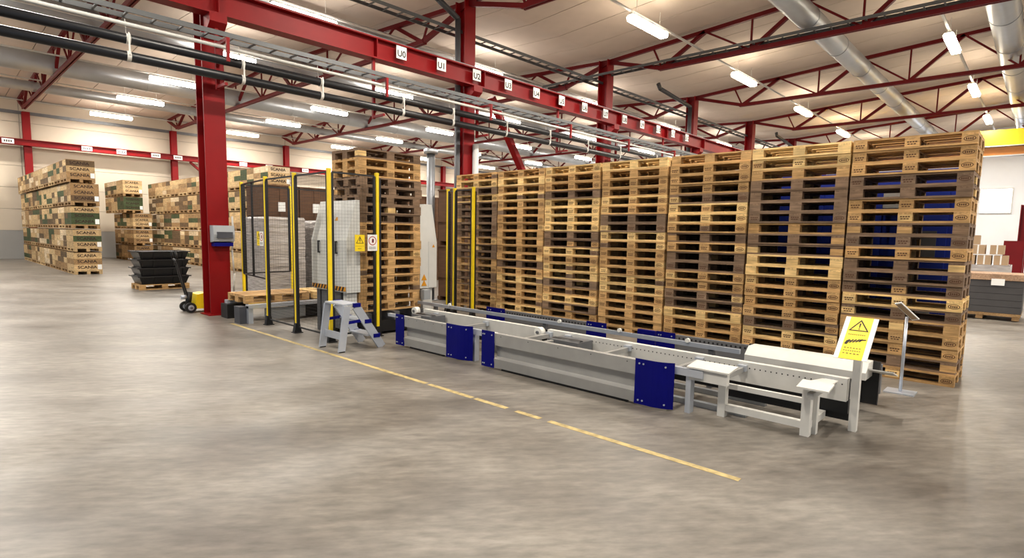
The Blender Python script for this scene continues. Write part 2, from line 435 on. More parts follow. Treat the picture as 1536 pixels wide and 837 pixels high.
# pipes in front of the columns
def pipe(name, label, y, z, r, m, x0=-5, x1=36, cat='pipe'):
    o = MB().tube((x0, y, z), (x1, y, z), r, 16).build(name, m, smooth=True, off=(x0, y, z)); tag(o, label, cat); return o
up_ = pipe('pipe', 'upper of two black pipes running in front of the red columns', 11.02, 4.66, .078, 'black_pipe')
pipe('pipe', 'lower of two black pipes running in front of the red columns', 11.02, 4.39, .078, 'black_pipe')
pipe('pipe', 'thin white pipe running just above the two black pipes', 10.98, 4.88, .032, 'white_paint')
hang_at = [-1.2, 2.62, 4.4, 5.95, 7.95, 9.45, 11.35, 13.2, 15.1, 17.0, 19.5, 21.6, 24.1]
for k, x in enumerate(hang_at):
    st = MB().box(x - .012, x + .012, 10.92, 10.93, 4.4, 4.74).build('strap', 'white_paint', up_)
    MB().tube((x - .03, 11.02, 4.66), (x + .03, 11.02, 4.66), .086, 16, cap=False).build('clamp', 'white_paint', st, smooth=True)
    MB().tube((x - .03, 11.02, 4.39), (x + .03, 11.02, 4.39), .086, 16, cap=False).build('clamp', 'white_paint', st, smooth=True)
    MB().tube((x, 11.1, 4.68), (x, 11.14, 5.0), .008, 6).build('rod', 'white_paint', st)
for k, x in enumerate([-2.6, .7, 4.08, 7.4, 10.6, 14.0, 17.3, 20.6, 23.9]):
    o = thing('pipe_bracket', 'red angle bracket under the crane beam carrying the cable ladder, ' + ORD[k] + ' along the beam', 'bracket', (x, 11.1, 4.95), 'red brackets carrying the cable ladder')
    MB().box(x - .03, x + .03, 11.3, 11.36, 4.2, 5.5).build('hanger', 'red', o)
    MB().box(x - .03, x + .03, 10.78, 11.3, 4.95, 5.01).build('arm', 'red', o)
    MB().beam((x, 11.3, 4.24), (x, 10.92, 4.24), .05, .05).build('arm', 'red', o)
    MB().box(x - .025, x + .025, 10.78, 10.83, 4.6, 4.95).build('drop_post', 'red', o)
# downpipes
def downpipe(label, pts, r, m='pvc'):
    o = MB().path(pts, r, 12).build('downpipe', m, smooth=True, off=pts[-1]); tag(o, label, 'downpipe')
downpipe('dark grey rain downpipe running down beside the column behind the pallet row', [(9.1, 11.64, 7.66), (9.5, 11.64, 7.5), (10.15, 11.62, 7.2), (10.16, 11.62, 5.0), (10.16, 11.62, .0)], .075)
downpipe('dark grey rain downpipe with an elbow at the fourth column', [(20.6, 11.64, 7.66), (20.75, 11.64, 7.5), (23.38, 11.64, 7.25), (23.4, 11.64, 5.0), (23.4, 11.64, .0)], .08)
downpipe('dark grey rain downpipe with an elbow at the sixth column', [(34, 11.64, 7.66), (34.1, 11.64, 7.5), (36.7, 11.64, 7.25), (36.7, 11.64, .0)], .08)
o = MB().tube((10.66, 11.44, 1.0), (10.66, 11.44, 4.05), .085, 14).build('cable_sleeve', 'sleeve', smooth=True, off=(10.66, 11.44, 1.0)); tag(o, 'white cable sleeve strapped to the front of the red column', 'sleeve')
o = thing('steel_post', 'round galvanised steel post standing behind the pallet lift', 'post', (8.78, 11.0, 0))
MB().tube((8.78, 11, .02), (8.78, 11, 3.6), .1, 20).build('shaft', 'steel_grey', o, smooth=True)
MB().tube((8.78, 11, 3.55), (8.78, 11, 3.66), .17, 20).build('cap', 'galv', o, smooth=True)
MB().box(8.63, 8.93, 10.85, 11.15, 0, .02).build('base_plate', 'galv', o)

# ------------------------------------------------------------------ ceiling lights
LROWS = [(34.85, 'by the panelled wall', 'tube_light'), (29.6, 'second row from the panelled wall', 'tube_light'), (24.85, 'third row from the panelled wall', 'tube_light'),
         (19.75, 'fourth row from the panelled wall', 'tube_light'), (14.55, 'just behind the numbered crane beam', 'tube_light'),
         (8.2, 'in the row over the pallet stacks', 'tube_light_warm'), (2.4, 'in the row over the open floor', 'tube_light_warm'), (-5.5, 'in the row behind the open floor', 'tube_light_warm'), (-11, 'in the last row of the hall', 'tube_light_warm')]
hous = MB().prism([(-.06, .1), (-.04, .125), (.04, .125), (.06, .1), (.06, .085), (-.06, .085)], 0, -.88, .88).mesh('housing', m='white_paint')
dif = {k: MB().prism([(-.09, .083), (.09, .083), (.125, .03), (.1, -.06), (-.1, -.06), (-.125, .03)], 0, -.87, .87).mesh('diffuser', m=k) for k in ('tube_light', 'tube_light_warm')}
rod = MB().tube((0, 0, .1), (0, 0, .55), .006, 6).mesh('hanging_wire', m='white_paint')
lcol = {'tube_light': (1.0, .95, .87), 'tube_light_warm': (1.0, .94, .85)}
ldat = {}
for k, c in lcol.items():
    l = bpy.data.lights.new('tube_glow', 'AREA'); l.shape = 'RECTANGLE'; l.size = 1.6; l.size_y = .16; l.energy = LAMP_W; l.color = c; ldat[k] = l
for y, where, mm in LROWS:
    o = MB().box(-4, 43, y - .03, y + .03, 7.36, 7.40).build('light_trunking', 'white_paint', off=(-4, y, 7.36)); tag(o, 'thin white cable trunking with ceiling lights, ' + where, 'trunking')
    for i, X in enumerate([FR[0] - 6.65] + FR[:-1]):
        x = X + 3.35
        t = thing('ceiling_light', 'long fluorescent ceiling light ' + where + ', ' + ORD[i] + ' bay', 'ceiling light', (x, y, 7.2), 'fluorescent ceiling lights')
        inst('housing', hous, t); inst('diffuser', dif[mm], t)
        for s in (-.6, .6): inst('hanging_wire', rod, t, (s, 0, 0))
        lo = bpy.data.objects.new('tube_glow', ldat[mm]); C.objects.link(lo); lo.parent = t; lo.location = (0, 0, -.09)

# ------------------------------------------------------------------ pallets
TONE = {'L': (.88, .60, .26), 'M': (.60, .36, .15), 'D': (.235, .152, .096)}
def bx(name, sx, sy, sz): return MB().cbox((0, 0, 0), sx, sy, sz).mesh(name, m='wood')
PM = dict(top_w=bx('top_board', 1.2, .145, .022), top_n=bx('top_board', 1.2, .1, .022), cross=bx('cross_board', .8, .145, .022),
          blk=bx('block', .145, .1, .078), blkm=bx('block', .145, .145, .078), bot=bx('bottom_board', 1.2, .1, .022), botm=bx('bottom_board', 1.2, .145, .022))
for k in ('cross',): pass
STAMP_OVAL = MB()
N = 20
for k in range(N):
    a0, a1 = 2 * math.pi * k / N, 2 * math.pi * (k + 1) / N
    STAMP_OVAL.quad((.056 * math.cos(a0), 0, .028 * math.sin(a0)), (.056 * math.cos(a1), 0, .028 * math.sin(a1)), (.048 * math.cos(a1), 0, .021 * math.sin(a1)), (.048 * math.cos(a0), 0, .021 * math.sin(a0)))
for k in range(4): STAMP_OVAL.box(-.034 + k * .018, -.022 + k * .018, -.0005, 0, -.011, .011)
STAMP_OVAL = STAMP_OVAL.mesh('stamp', m='stamp')
STAMP_ROWS = MB()
for k in range(4): STAMP_ROWS.box(-.05 + k * .026, -.03 + k * .026, -.0005, 0, .006, .02)
for k in range(3): STAMP_ROWS.box(-.045 + k * .03, -.022 + k * .03, -.0005, 0, -.018, -.006)
STAMP_ROWS = STAMP_ROWS.mesh('stamp', m='stamp')
def jit(c, a=.14):
    k = random.uniform(1 - a, 1 + a); g = random.uniform(-.04, .04)
    return (c[0] * k, c[1] * k * (1 + g * .4), c[2] * k * (1 + g))
def pallet(loc, rz, tone, label, group=None, stamps=False, name='wooden_pallet', mixed=.25):
    """EUR pallet; local X is the 1.2 m side, front side faces local -Y"""
    t = thing(name, label, 'pallet', loc, group, rz)
    c = jit(TONE[tone], .12)
    for y, w_ in ((-.3275, 1), (-.18, 0), (0, 1), (.18, 0), (.3275, 1)):
        inst('top_board', PM['top_w' if w_ else 'top_n'], t, (0, y, .133), jit(c))
    for x in (-.5275, 0, .5275):
        inst('cross_board', PM['cross'], t, (x, 0, .111), jit(c), (0, 0, math.pi / 2))
        for y, mid in ((-.35, 0), (0, 1), (.35, 0)):
            cb = jit(TONE[random.choice('LMMD')] if random.random() < mixed else c, .16)
            b = inst('block', PM['blkm' if mid else 'blk'], t, (x, y, .061), cb)
            if stamps and y < 0:
                inst('stamp', STAMP_OVAL if x > .1 else STAMP_ROWS, b, (0, -.0502, 0))
    for y, mid in ((-.35, 0), (0, 1), (.35, 0)):
        inst('bottom_board', PM['botm' if mid else 'bot'], t, (0, y, .011), jit(c))
    return t
STK = ["MMMDDMMDDMDDDLDMMMDM", "LLMDDDDMDDLLMMMMDLMM", "MMMMDLLMDMDDMMDDLMMM", "LMMMLMDDLMMMMLLMMMMM", "LMMDLLLLDDLMLLDMLDML", "MLMLMMMMMMMMDMLMMMLM", "MLDLDDDDDMDDMMDDMMMM"]
EDGE = [.62, 1.845, 3.07, 4.31, 5.57, 6.81, 8.06, 9.28]
SNAME = ['end stack by the leaflet stand'] + [ORD[k] + ' stack from the leaflet stand' for k in range(1, 7)]
LOOK = {'L': 'fresh pale pallet', 'M': 'tan wooden pallet', 'D': 'weathered grey-brown pallet'}
XF = 8.1
for s_, tones in enumerate(STK):
    yc = (EDGE[s_] + EDGE[s_ + 1]) / 2
    drift = 0.0; dx = 0.0
    for k in range(20):
        tone = tones[19 - k]
        if random.random() < .22: drift += random.uniform(-.014, .014)
        drift = max(-.012, min(.012, drift))
        pallet((XF + .4 + random.uniform(-.012, .012), yc + drift + random.uniform(-.004, .004), k * .1442), -math.pi / 2 + random.uniform(-.004, .004), tone,
               LOOK[tone] + ', ' + ORD[k] + ' from the floor, ' + SNAME[s_], 'pallets in the long row of stacks', stamps=(random.random() < (.75 if tone != 'D' else .3)))
# stack in the pallet lift
ct = "DMMDDDDDMMMMMMMMMM"
for k in range(18):
    tone = ct[17 - k]
    off = .03 if 9 <= k <= 13 else 0.0
    pallet((5.48 + random.uniform(-.012, .012) + (.03 if k == 13 else 0), 8.3 + random.uniform(-.01, .01), .36 + k * .1442), random.uniform(-.006, .006), tone,
           LOOK[tone] + ', ' + ORD[k] + ' from the bottom of the stack in the pallet lift', 'pallets in the pallet lift', stamps=(tone != 'D' and k % 3 == 0))

# ------------------------------------------------------------------ brown crates: a visible row, and one added behind the stacks to block light
def crate(loc, sx, sy, sz, label, lab_face, group):
    t = thing('wooden_crate', label, 'crate', loc, group)
    x, y, z = loc
    MB().box(x - sx / 2 + .02, x + sx / 2 - .02, y - sy / 2 + .02, y + sy / 2 - .02, z + .1, z + sz - .03).build('body', 'crate_brown', t)
    for q in (-1, 0, 1):
        MB().box(x + q * (sx / 2 - .06) - .05, x + q * (sx / 2 - .06) + .05, y - sy / 2 + .001, y - sy / 2 + .02, z + .1, z + sz - .03).build('batten', 'crate_brown', t)
        MB().box(x - sx / 2, x + sx / 2, y + q * (sy / 2 - .06) - .05, y + q * (sy / 2 - .06) + .05, z, z + .1).build('skid', 'crate_brown', t)
    MB().box(x - sx / 2 + .001, x - sx / 2 + .02, y - sy / 2 + .02, y + sy / 2 - .02, z + sz * .42, z + sz * .5).build('batten', 'crate_brown', t)
    MB().box(x - sx / 2, x + sx / 2, y - sy / 2, y + sy / 2, z + sz - .03, z + sz).build('lid', 'crate_brown', t)
    if lab_face:
        MB().box(x - .1, x + .1, y - sy / 2 - .003, y - sy / 2, z + sz * .5, z + sz * .5 + .26).build('paper_label', 'paper', t)
for i in range(7):
    for k in range(2):
        crate((7.2 + i * 1.02, 16.2, k * 1.45), 1.0, 1.2, 1.44, 'dark brown wooden crate, ' + ('upper' if k else 'lower') + ' tier, ' + ORD[i] + ' in the row behind the wrapped loads', True, 'brown crates behind the wrapped loads')
for i in range(7):  # hidden crate row, added so the pallet openings stay dark
    for k in range(2):
        crate((9.57, 3.7 + i * 1.12, k * 1.36), 1.2, 1.1, 1.35, 'dark brown wooden crate, ' + ('upper' if k else 'lower') + ' tier, ' + ORD[i] + ' in the added light-blocking row behind the pallet stacks', False, 'brown crates added behind the pallet stacks to block light')

# ------------------------------------------------------------------ blue machine behind the near stacks
o = thing('machine_cabinet', 'tall blue machine cabinet with grey hatches behind the near pallet stacks', 'machine', (10.0, 1.95, 0))
MB().box(9.2, 10.6, .85, 3.05, .12, 2.6).build('body', 'machine_blue', o)
for y in (.95, 1.68, 2.41):
    d = MB().box(9.17, 9.2, y, y + .62, .25, 2.3).build('door', 'machine_blue', o)
    MB().box(9.15, 9.17, y + .1, y + .4, 1.45, 1.8).build('hatch', 'steel_grey', d)
    MB().box(9.14, 9.17, y + .5, y + .54, 1.1, 1.3).build('handle', 'black', d)
    MB().box(9.15, 9.17, y + .1, y + .35, .6, .8).build('hatch', 'grey_box', d)
for y in (.95, 2.8): MB().box(9.25, 9.35, y, y + .1, 0, .12).build('foot', 'black', o)
cp = MB().box(9.09, 9.17, 1.35, 1.66, 2.1, 2.32).build('control_panel', 'paper', o)
MB().box(9.085, 9.09, 1.5, 1.56, 2.19, 2.25).build('button', 'red_ink', cp)

# ------------------------------------------------------------------ collared boxes on the left
BC = {'c': (.58, .40, .20), 't': (.36, .22, .10), 'b': (.14, .088, .045), 'g': (.06, .08, .034), 'w': (.72, .56, .36)}
LH = .79
def coll_meshes():
    base = MB()
    for y in (-.35, 0, .35): base.box(-.6, .6, y - .05, y + .05, 0, .022)
    for x in (-.53, 0, .53):
        for y in (-.35, 0, .35): base.box(x - .07, x + .07, y - .05, y + .05, .022, .1)
    base.box(-.6, .6, -.4, .4, .1, .144)
    col = MB()
    col.box(-.6, .6, -.4, -.378, 0, .198).box(-.6, .6, .378, .4, 0, .198).box(-.6, -.578, -.378, .378, 0, .198).box(.578, .6, -.378, .378, 0, .198)
    for sx in (-1, 1):
        for sy in (-1, 1):
            col.box(sx * .602 - .001, sx * .602 + .001, sy * .36 - .02, sy * .36 + .02, .02, .178)
    half = MB().box(-.005, .295, -.4025, -.4, .004, .194)
    return base.mesh('pallet_base', m='wood'), col.mesh('collar', m='wood'), MB().box(-.6, .6, -.4, .4, 0, .012).mesh('lid', m='wood'), MB().box(-.302, .298, -.4025, -.4, .004, .194).mesh('side_board', m='wood')
CB, CC, CL, CS = coll_meshes()
SC = text_mesh('SCANIA', .135, 'scania_ink', 1.15)
PL = MB().box(-.06, .06, -.002, 0, -.085, .085).mesh('paper_label', m='paper')
def coll_box(loc, rz, label, group, front=False, cols=None, paper=True):
    """local X is the long side; the printed end faces local +X"""
    t = thing('collar_box', label, 'box', loc, group, rz)
    inst('pallet_base', CB, t, color=jit(BC['t' if random.random() < .6 else 'c']))
    main = random.choice('ccwttbgc')
    for k in range(3):
        key = cols[k] if cols else (main if random.random() < .45 else random.choice('ccwttbgb'))
        c = jit(BC[key], .15)
        cc = inst('collar', CC, t, (0, 0, .144 + k * .2), c)
        if not front or True:
            for q in (-.3, .3):
                if random.random() < .3: inst('side_board', CS, cc, (q, 0, 0), jit(BC[random.choice('ccwttbgc')], .15))
        if front:
            inst('lettering', SC, cc, (.603, -.03, .1), rot=(math.pi / 2, 0, math.pi / 2))
    inst('lid', CL, t, (0, 0, .746), jit(BC['t']))
    if front and paper: inst('paper_label', PL, t, (.606, .325, .25), rot=(0, 0, math.pi / 2))
    return t
# rotation -90deg: local +X -> world -Y (printed end faces the open floor); local -Y (side boards) -> world -X
F1 = ['ctc', 'cgc', 'ggc', 'btt', 'tcb']
for k in range(5):
    for i in range(10):
        if k == 4 and i == 9: pass
        coll_box((4.26 + (-.04 if k == 4 else .02 * (k % 2)), 24.85 + i * 1.21 + (.12 if k == 4 else 0), k * LH), -math.pi / 2,
                 'collared wooden box, ' + ORD[k] + ' level, ' + ORD[i] + ' from open end, row by wall corner', 'collared boxes in the row by the wall corner', front=(i == 0), cols=F1[k] if i == 0 else None)
F2 = ['ttt', 'tct', 'cct', 'ggg', 'ccc']
for k in range(5):
    for i in range(3):
        coll_box((7.98 - (.35 if k > 2 else 0), 33.1 + i * 1.21, k * LH), -math.pi / 2,
                 'collared wooden box, ' + ORD[k] + ' level, ' + ORD[i] + ' from the end of the short middle row', 'collared boxes in the short middle row', front=(i == 0), cols=F2[k] if i == 0 else None)
for k in range(5):
    for i in range(12):
        coll_box((9.25, 20.8 + i * 1.21, k * LH), -math.pi / 2,
                 'collared wooden box, ' + ORD[k] + ' level, ' + ORD[i] + ' from the column end of the long inner row', 'collared boxes in the long inner row', front=(i == 0), cols='ccw' if i == 0 else None)

# black trays on a pallet
pallet((4.72, 17.75, 0), 0.0, 'M', 'tan wooden pallet under the stack of black plastic trays', None)
for k in range(4):
    z = .146 + k * .222
    t = thing('plastic_tray', 'black plastic tray, ' + ORD[k] + ' from the bottom of the tray stack', 'tray', (4.72, 17.75, z), 'stacked black plastic trays')
    m = MB()
    def ring(s, zz): return [(4.72 + sx * s[0], 17.75 + sy * s[1], zz) for sx, sy in ((-1, -1), (1, -1), (1, 1), (-1, 1))]
    a, b = ring((.53, .36), z + .001), ring((.6, .42), z + .2)
    n = len(m.v); m.v += a + b
    m.f += [(0, 1, 2, 3)] + [(i, (i + 1) % 4, 4 + (i + 1) % 4, 4 + i) for i in range(4)] + [(4, 5, 6, 7)]
    m.build('tub', 'black_plastic', t)
    MB().box(4.08, 5.36, 17.29, 17.33, z + .19, z + .22).box(4.08, 5.36, 18.17, 18.21, z + .19, z + .22).box(4.08, 4.12, 17.33, 18.17, z + .19, z + .22).box(5.32, 5.36, 17.33, 18.17, z + .19, z + .22).build('rim', 'black_plastic', t)
    for x in (4.24, 4.5, 4.95, 5.2):
        MB().beam((x - .02, 17.37, z + .02), (x - .02, 17.325, z + .19), .03, .02).build('rib', 'galv' if False else 'black_plastic', t)

# pallet jack behind the column
o = thing('pallet_jack', 'yellow hand pallet jack with black tiller beside the red column', 'pallet jack', (3.85, 12.35, 0))
for y in (12.18, 12.5):
    w_ = MB().tube((3.74, y - .03, .1), (3.74, y + .03, .1), .1, 20).build('wheel', 'rubber', o, smooth=True)
    MB().tube((3.74, y - .034, .1), (3.74, y + .034, .1), .055, 16).build('hub', 'alu', w_, smooth=True)
MB().tube((3.74, 12.1, .1), (3.74, 12.58, .1), .02, 10).build('axle', 'steel_grey', o)
MB().prism([(3.8, .08), (3.86, .36), (4.02, .38), (4.12, .2), (4.12, .06)], 1, 12.16, 12.52).build('body', 'yellow', o)
MB().tube((3.74, 12.34, .12), (3.78, 12.34, .4), .055, 14).build('pump', 'black', o, smooth=True)
MB().tube((3.62, 12.34, .3), (3.72, 12.34, .3), .04, 12).build('release_valve', 'alu', o, smooth=True)
MB().beam((3.72, 12.3, .34), (3.56, 12.3, 1.02), .035, .03).beam((3.72, 12.4, .34), (3.56, 12.4, 1.02), .035, .03).build('tiller', 'black', o)
MB().path([(3.56, 12.35, 1.0), (3.55, 12.22, 1.06), (3.52, 12.22, 1.2), (3.52, 12.48, 1.2), (3.55, 12.48, 1.06), (3.56, 12.35, 1.0)], .018, 8).build('handle', 'black', o, smooth=True)
for y in (12.2, 12.48): MB().box(4.12, 5.2, y - .07, y + .07, .06, .12).build('fork', 'yellow', o)

# ------------------------------------------------------------------ control box on the first column
o = thing('control_box', 'small grey control box mounted on the red column', 'control box', (4.08, 11.45, 1.4))
MB().prism([(11.53, 1.4), (11.36, 1.42), (11.33, 1.55), (11.36, 1.72), (11.53, 1.72)], 0, 3.92, 4.3).build('housing', 'grey_box', o)
MB().box(3.98, 4.26, 11.318, 11.345, 1.48, 1.6).build('screen', 'dark_grey', o)
MB().box(3.94, 4.28, 11.37, 11.53, 1.33, 1.4).build('base', 'blue', o)
o = MB().path([(4.32, 11.5, 1.9), (4.34, 11.5, 1.5), (4.3, 11.5, 1.25), (4.33, 11.5, .8), (4.31, 11.5, .45)], .018, 8).build('cable', 'white_paint', smooth=True, off=(4.32, 11.5, .45)); tag(o, 'white cable hanging down the side of the red column', 'cable')

# ------------------------------------------------------------------ infeed conveyor with pallet (left of the fence)
o = thing('infeed_conveyor', 'low grey pallet infeed conveyor with dark end blocks by the red column', 'conveyor', (4.7, 10.7, 0))
MB().box(3.98, 4.36, 10.96, 11.27, 0, .265).build('end_block', 'black', o)
MB().box(3.9, 4.02, 10.18, 10.42, 0, .3).build('end_block', 'dark_grey', o)
MB().box(4.02, 4.1, 10.1, 10.2, 0, .31).build('leg', 'alu', o)
MB().box(5.6, 5.68, 10.1, 10.2, 0, .31).build('leg', 'alu', o)
MB().box(4.02, 6.4, 10.08, 10.22, .27, .335).build('side_beam', 'alu', o)
MB().box(4.02, 6.4, 11.05, 11.19, .27, .335).build('side_beam', 'alu', o)
MB().box(4.35, 5.1, 10.16, 10.22, .04, .24).build('drive_cover', 'grey_box', o)
MB().box(5.15, 6.3, 10.25, 11.0, .03, .26).build('drive_housing', 'black', o)
pallet((4.64, 10.67, .338), 0.0, 'M', 'tan wooden pallet resting on the low infeed conveyor')
pallet((5.92, 10.67, .338), 0.01, 'L', 'fresh pale pallet on the inner end of the infeed conveyor')

# film wrapped loads
def wrapped(x, y, sx, sy, h, label):
    t = thing('wrapped_load', label, 'wrapped load', (x, y, 0), 'loads wrapped in clear film')
    MB().box(x - sx / 2, x + sx / 2, y - sy / 2, y + sy / 2, .1, .144).build('deck', 'wood', t, color=BC['c'])
    for q in (-1, 0, 1): MB().box(x - sx / 2, x + sx / 2, y + q * (sy / 2 - .05) - .05, y + q * (sy / 2 - .05) + .05, 0, .1).build('runner', 'wood', t, color=BC['t'])
    m = MB(); nz, npz = 40, 28
    rnd = random.Random(int(x * 100))
    wob = [rnd.uniform(-.012, .012) for _ in range(nz + 1)]
    for k in range(nz + 1):
        z = .146 + (h - .146) * k / nz
        for j in range(npz):
            s = j / npz * 4; e = int(s); f = s - e
            cx, cy = [(-1 + 2 * f, -1), (1, -1 + 2 * f), (1 - 2 * f, 1), (-1, 1 - 2 * f)][e]
            a = 1 + wob[k] + rnd.uniform(-.008, .008) - (.03 if k == nz else 0)
            m.v.append((x + cx * sx / 2 * .97 * a, y + cy * sy / 2 * .97 * a, z))
    for k in range(nz):
        for j in range(npz):
            j2 = (j + 1) % npz
            m.f.append((k * npz + j, k * npz + j2, (k + 1) * npz + j2, (k + 1) * npz + j))
    m.f.append(tuple(nz * npz + j for j in range(npz)))
    m.build('film_wrap', 'film', t)
wrapped(5.95, 13.35, .95, 1.3, 1.95, 'grey film-wrapped load on a pallet just behind the fence corner')
wrapped(7.2, 13.2, 1.15, 1.25, 1.9, 'grey film-wrapped load between the corner load and the lift cabinet')

# ------------------------------------------------------------------ safety fence
FZ = 2.53
fence = thing('safety_fence', 'yellow and black wire mesh safety fence around the pallet lift', 'fence', (4.25, 8.76, 0))
fence2 = thing('safety_fence', 'short yellow and black wire mesh safety fence before the far pallet stack', 'fence', (7.62, 8.5, 0))
def post(t, x, y, side):
    p = MB().box(x - .023, x + .023, y - .023, y + .023, .012, FZ).build('post', 'yellow', t)
    MB().box(x - .026, x + .026, y - .026, y + .026, FZ, FZ + .03).build('cap', 'yellow', p)
    MB().box(x - .07, x + .07, y - .07, y + .07, 0, .012).prism([(x - .062, .012), (x + .062, .012), (x + .034, .16), (x - .034, .16)], 1, y - .036, y + .036).build('foot', 'black', p)
    c = (x, y - .044, 1.3) if side == 'y' else (x + .044, y, 1.3)
    MB().cbox(c, .04, .04, 2.36).build('clamp_profile', 'black', p)
for p in ((4.25, 7.68, 'x'), (4.25, 8.76, 'y'), (4.25, 9.82, 'y'), (4.46, 11.38, 'x'), (5.05, 7.66, 'x'), (5.5, 11.5, 'x'), (6.62, 11.5, 'x')): post(fence, *p)
for p in ((7.62, 8.22, 'x'), (7.62, 8.78, 'y'), (7.72, 9.1, 'x')): post(fence2, *p)
def panel(t, p, q, z0=.1, z1=FZ - .02, stile=None, pitch=(.05, .05)):
    """black framed wire panel between two posts"""
    p = Vector((*p, 0)); q = Vector((*q, 0)); d = (q - p); d.normalize()
    a = p + d * .05; b = q - d * .05; ln = (b - a).length
    def up(v, z): return (v[0], v[1], z)
    pn = None
    for z in (z0, z1):
        o = MB().beam(up(a, z), up(b, z), .02, .024).build('rail', 'black', t); pn = pn or o
    for c in [a, b] + ([a + d * (ln * stile)] if stile else []): MB().beam(up(c, z0), up(c, z1), .035, .03, up=tuple(d)).build('stile', 'black', t)
    m = MB(); n = int(ln / pitch[0])
    for k in range(1, n): c = a + d * (ln * k / n); m.beam(up(c, z0), up(c, z1), .0014, .0014, up=tuple(d))
    n = int((z1 - z0) / pitch[1])
    for k in range(1, n): z = z0 + (z1 - z0) * k / n; m.beam(up(a, z), up(b, z), .002, .002)
    stuff(m.build('wire_mesh', 'black', t))
panel(fence, (4.25, 7.68), (4.25, 8.76))
panel(fence, (4.25, 8.76), (4.25, 9.82))
panel(fence, (4.25, 9.82), (4.46, 11.38), z0=.8, stile=.55)
panel(fence, (4.25, 7.68), (5.05, 7.66))
panel(fence, (4.46, 11.38), (5.5, 11.5), z0=.8)
panel(fence, (5.5, 11.5), (6.62, 11.5))
panel(fence2, (7.62, 8.22), (7.62, 8.78))
panel(fence2, (7.62, 8.78), (7.72, 9.1))
# signs hanging on the fence
def tri(mb, o, u, v, s, t):
    """triangle outline plate"""
    h = s * .866
    def P(k): return [(-s / 2 * k, -h / 3 * k), (s / 2 * k, -h / 3 * k), (0, 2 * h / 3 * k)]
    A, B = P(1), P(.78)
    for i in range(3):
        j = (i + 1) % 3
        mb.plate(o, u, v, [A[i], A[j], B[j], B[i]], t)
    return mb
def sign_plate(name, label, cat, o, u, v, w_, h, m, draw):
    o = Vector(o); u = Vector(u).normalized(); v = Vector(v).normalized(); n = u.cross(v)
    t = thing(name, label, cat, tuple(o))
    pl = MB().plate(o, u, v, [(-w_ / 2, -h / 2), (w_ / 2, -h / 2), (w_ / 2, h / 2), (-w_ / 2, h / 2)], .004).build('plate', m, t)
    draw(t, pl, o + n * .0045, u, v)
    return t
def dashes(m, o, u, v, y, n, w_, h, t=.0006, gap=.5):
    for k in range(n):
        x0 = -w_ / 2 + w_ * k / n; m.plate(o, u, v, [(x0, y - h / 2), (x0 + w_ / n * gap, y - h / 2), (x0 + w_ / n * gap, y + h / 2), (x0, y + h / 2)], t)
    return m
def draw_bolt(t, pl, o, u, v):
    m = tri(MB(), o + v * .03, u, v, .13, .0008)
    m.plate(o + v * .03, u, v, [(-.004, .045), (.012, .045), (.004, .012), (.014, .012), (-.004, -.03), (.001, .002), (-.01, .002)], .0008)
    dashes(m, o, u, v, -.085, 3, .06, .012)
    m.plate(o, u, v, [(-.08, -.048), (.08, -.048), (.08, -.045), (-.08, -.045)], .0008)
    m.build('pictogram', 'ink', pl)
def draw_stop(t, pl, o, u, v):
    m = MB(); N = 24
    for k in range(N):
        a, b = 2 * math.pi * k / N, 2 * math.pi * (k + 1) / N
        m.plate(o + v * .03, u, v, [(.07 * math.cos(a), .07 * math.sin(a)), (.07 * math.cos(b), .07 * math.sin(b)), (.058 * math.cos(b), .058 * math.sin(b)), (.058 * math.cos(a), .058 * math.sin(a))], .0008)
    m.plate(o + v * .03, u, v, [(-.012, -.03), (.022, -.03), (.026, .02), (.008, .036), (-.01, .025)], .0008)
    m.build('pictogram', 'red_ink', pl)
    m = MB(); m.plate(o + v * .03, u, v, [(.0, -.02), (.018, -.02), (.018, .02), (0, .02)], .0012)
    for k in range(2): dashes(m, o, u, v, -.07 - k * .022, 4, .12, .01, gap=.8)
    m.build('printed_mark', 'ink', pl)
sign_plate('warning_sign', 'yellow electrical warning sign on the fence by the pallet lift', 'sign', (4.725, 7.635, 1.48), (1, 0, 0), (0, 0, 1), .17, .25, 'yellow', draw_bolt)
sign_plate('prohibition_sign', 'white prohibition sign with red ring on the fence by the pallet lift', 'sign', (4.945, 7.63, 1.485), (1, 0, 0), (0, 0, 1), .17, .25, 'paper', draw_stop)
sign_plate('warning_sign', 'yellow warning sign on the fence above the infeed conveyor', 'sign', (4.25, 10.13, 1.5), (0, -1, 0), (0, 0, 1), .16, .25, 'yellow', draw_bolt)
sign_plate('prohibition_sign', 'white prohibition sign on the fence above the infeed conveyor', 'sign', (4.222, 9.955, 1.5), (0, -1, 0), (0, 0, 1), .15, .25, 'paper', draw_stop)

# ------------------------------------------------------------------ pallet lift cabinets
def hazard(t, o, u, v, w_, h, n):
    m = MB(); o = Vector(o)
    for k in range(n):
        x = w_ * k / n
        m.plate(o, u, v, [(x, 0), (x + w_ / n * .5, 0), (x + w_ / n * .5 + h * .6, h), (x + h * .6, h)], .001)
    return m
o = thing('lift_cabinet', 'tall white sheet metal lift cabinet with two doors behind the fence', 'machine', (4.76, 8.4, 0))
MB().prism([(4.855, .7), (4.62, .7), (4.62, 1.52), (4.79, 2.14), (4.855, 2.14)], 1, 7.84, 8.94).build('housing', 'cabinet_white', o)
for y0, y1, hy in ((7.86, 8.385, 8.11), (8.395, 8.92, 8.66)):
    d = MB().box(4.612, 4.62, y0, y1, .72, 1.51).build('door', 'cabinet_white', o)
    MB().box(4.59, 4.60, hy - .02, hy + .02, 1.3, 1.32).box(4.59, 4.60, hy - .02, hy + .02, 1.48, 1.5).box(4.582, 4.59, hy - .02, hy + .02, 1.3, 1.5).box(4.60, 4.612, hy - .012, hy + .012, 1.3, 1.32).box(4.60, 4.612, hy - .012, hy + .012, 1.48, 1.5).build('handle', 'black', d)
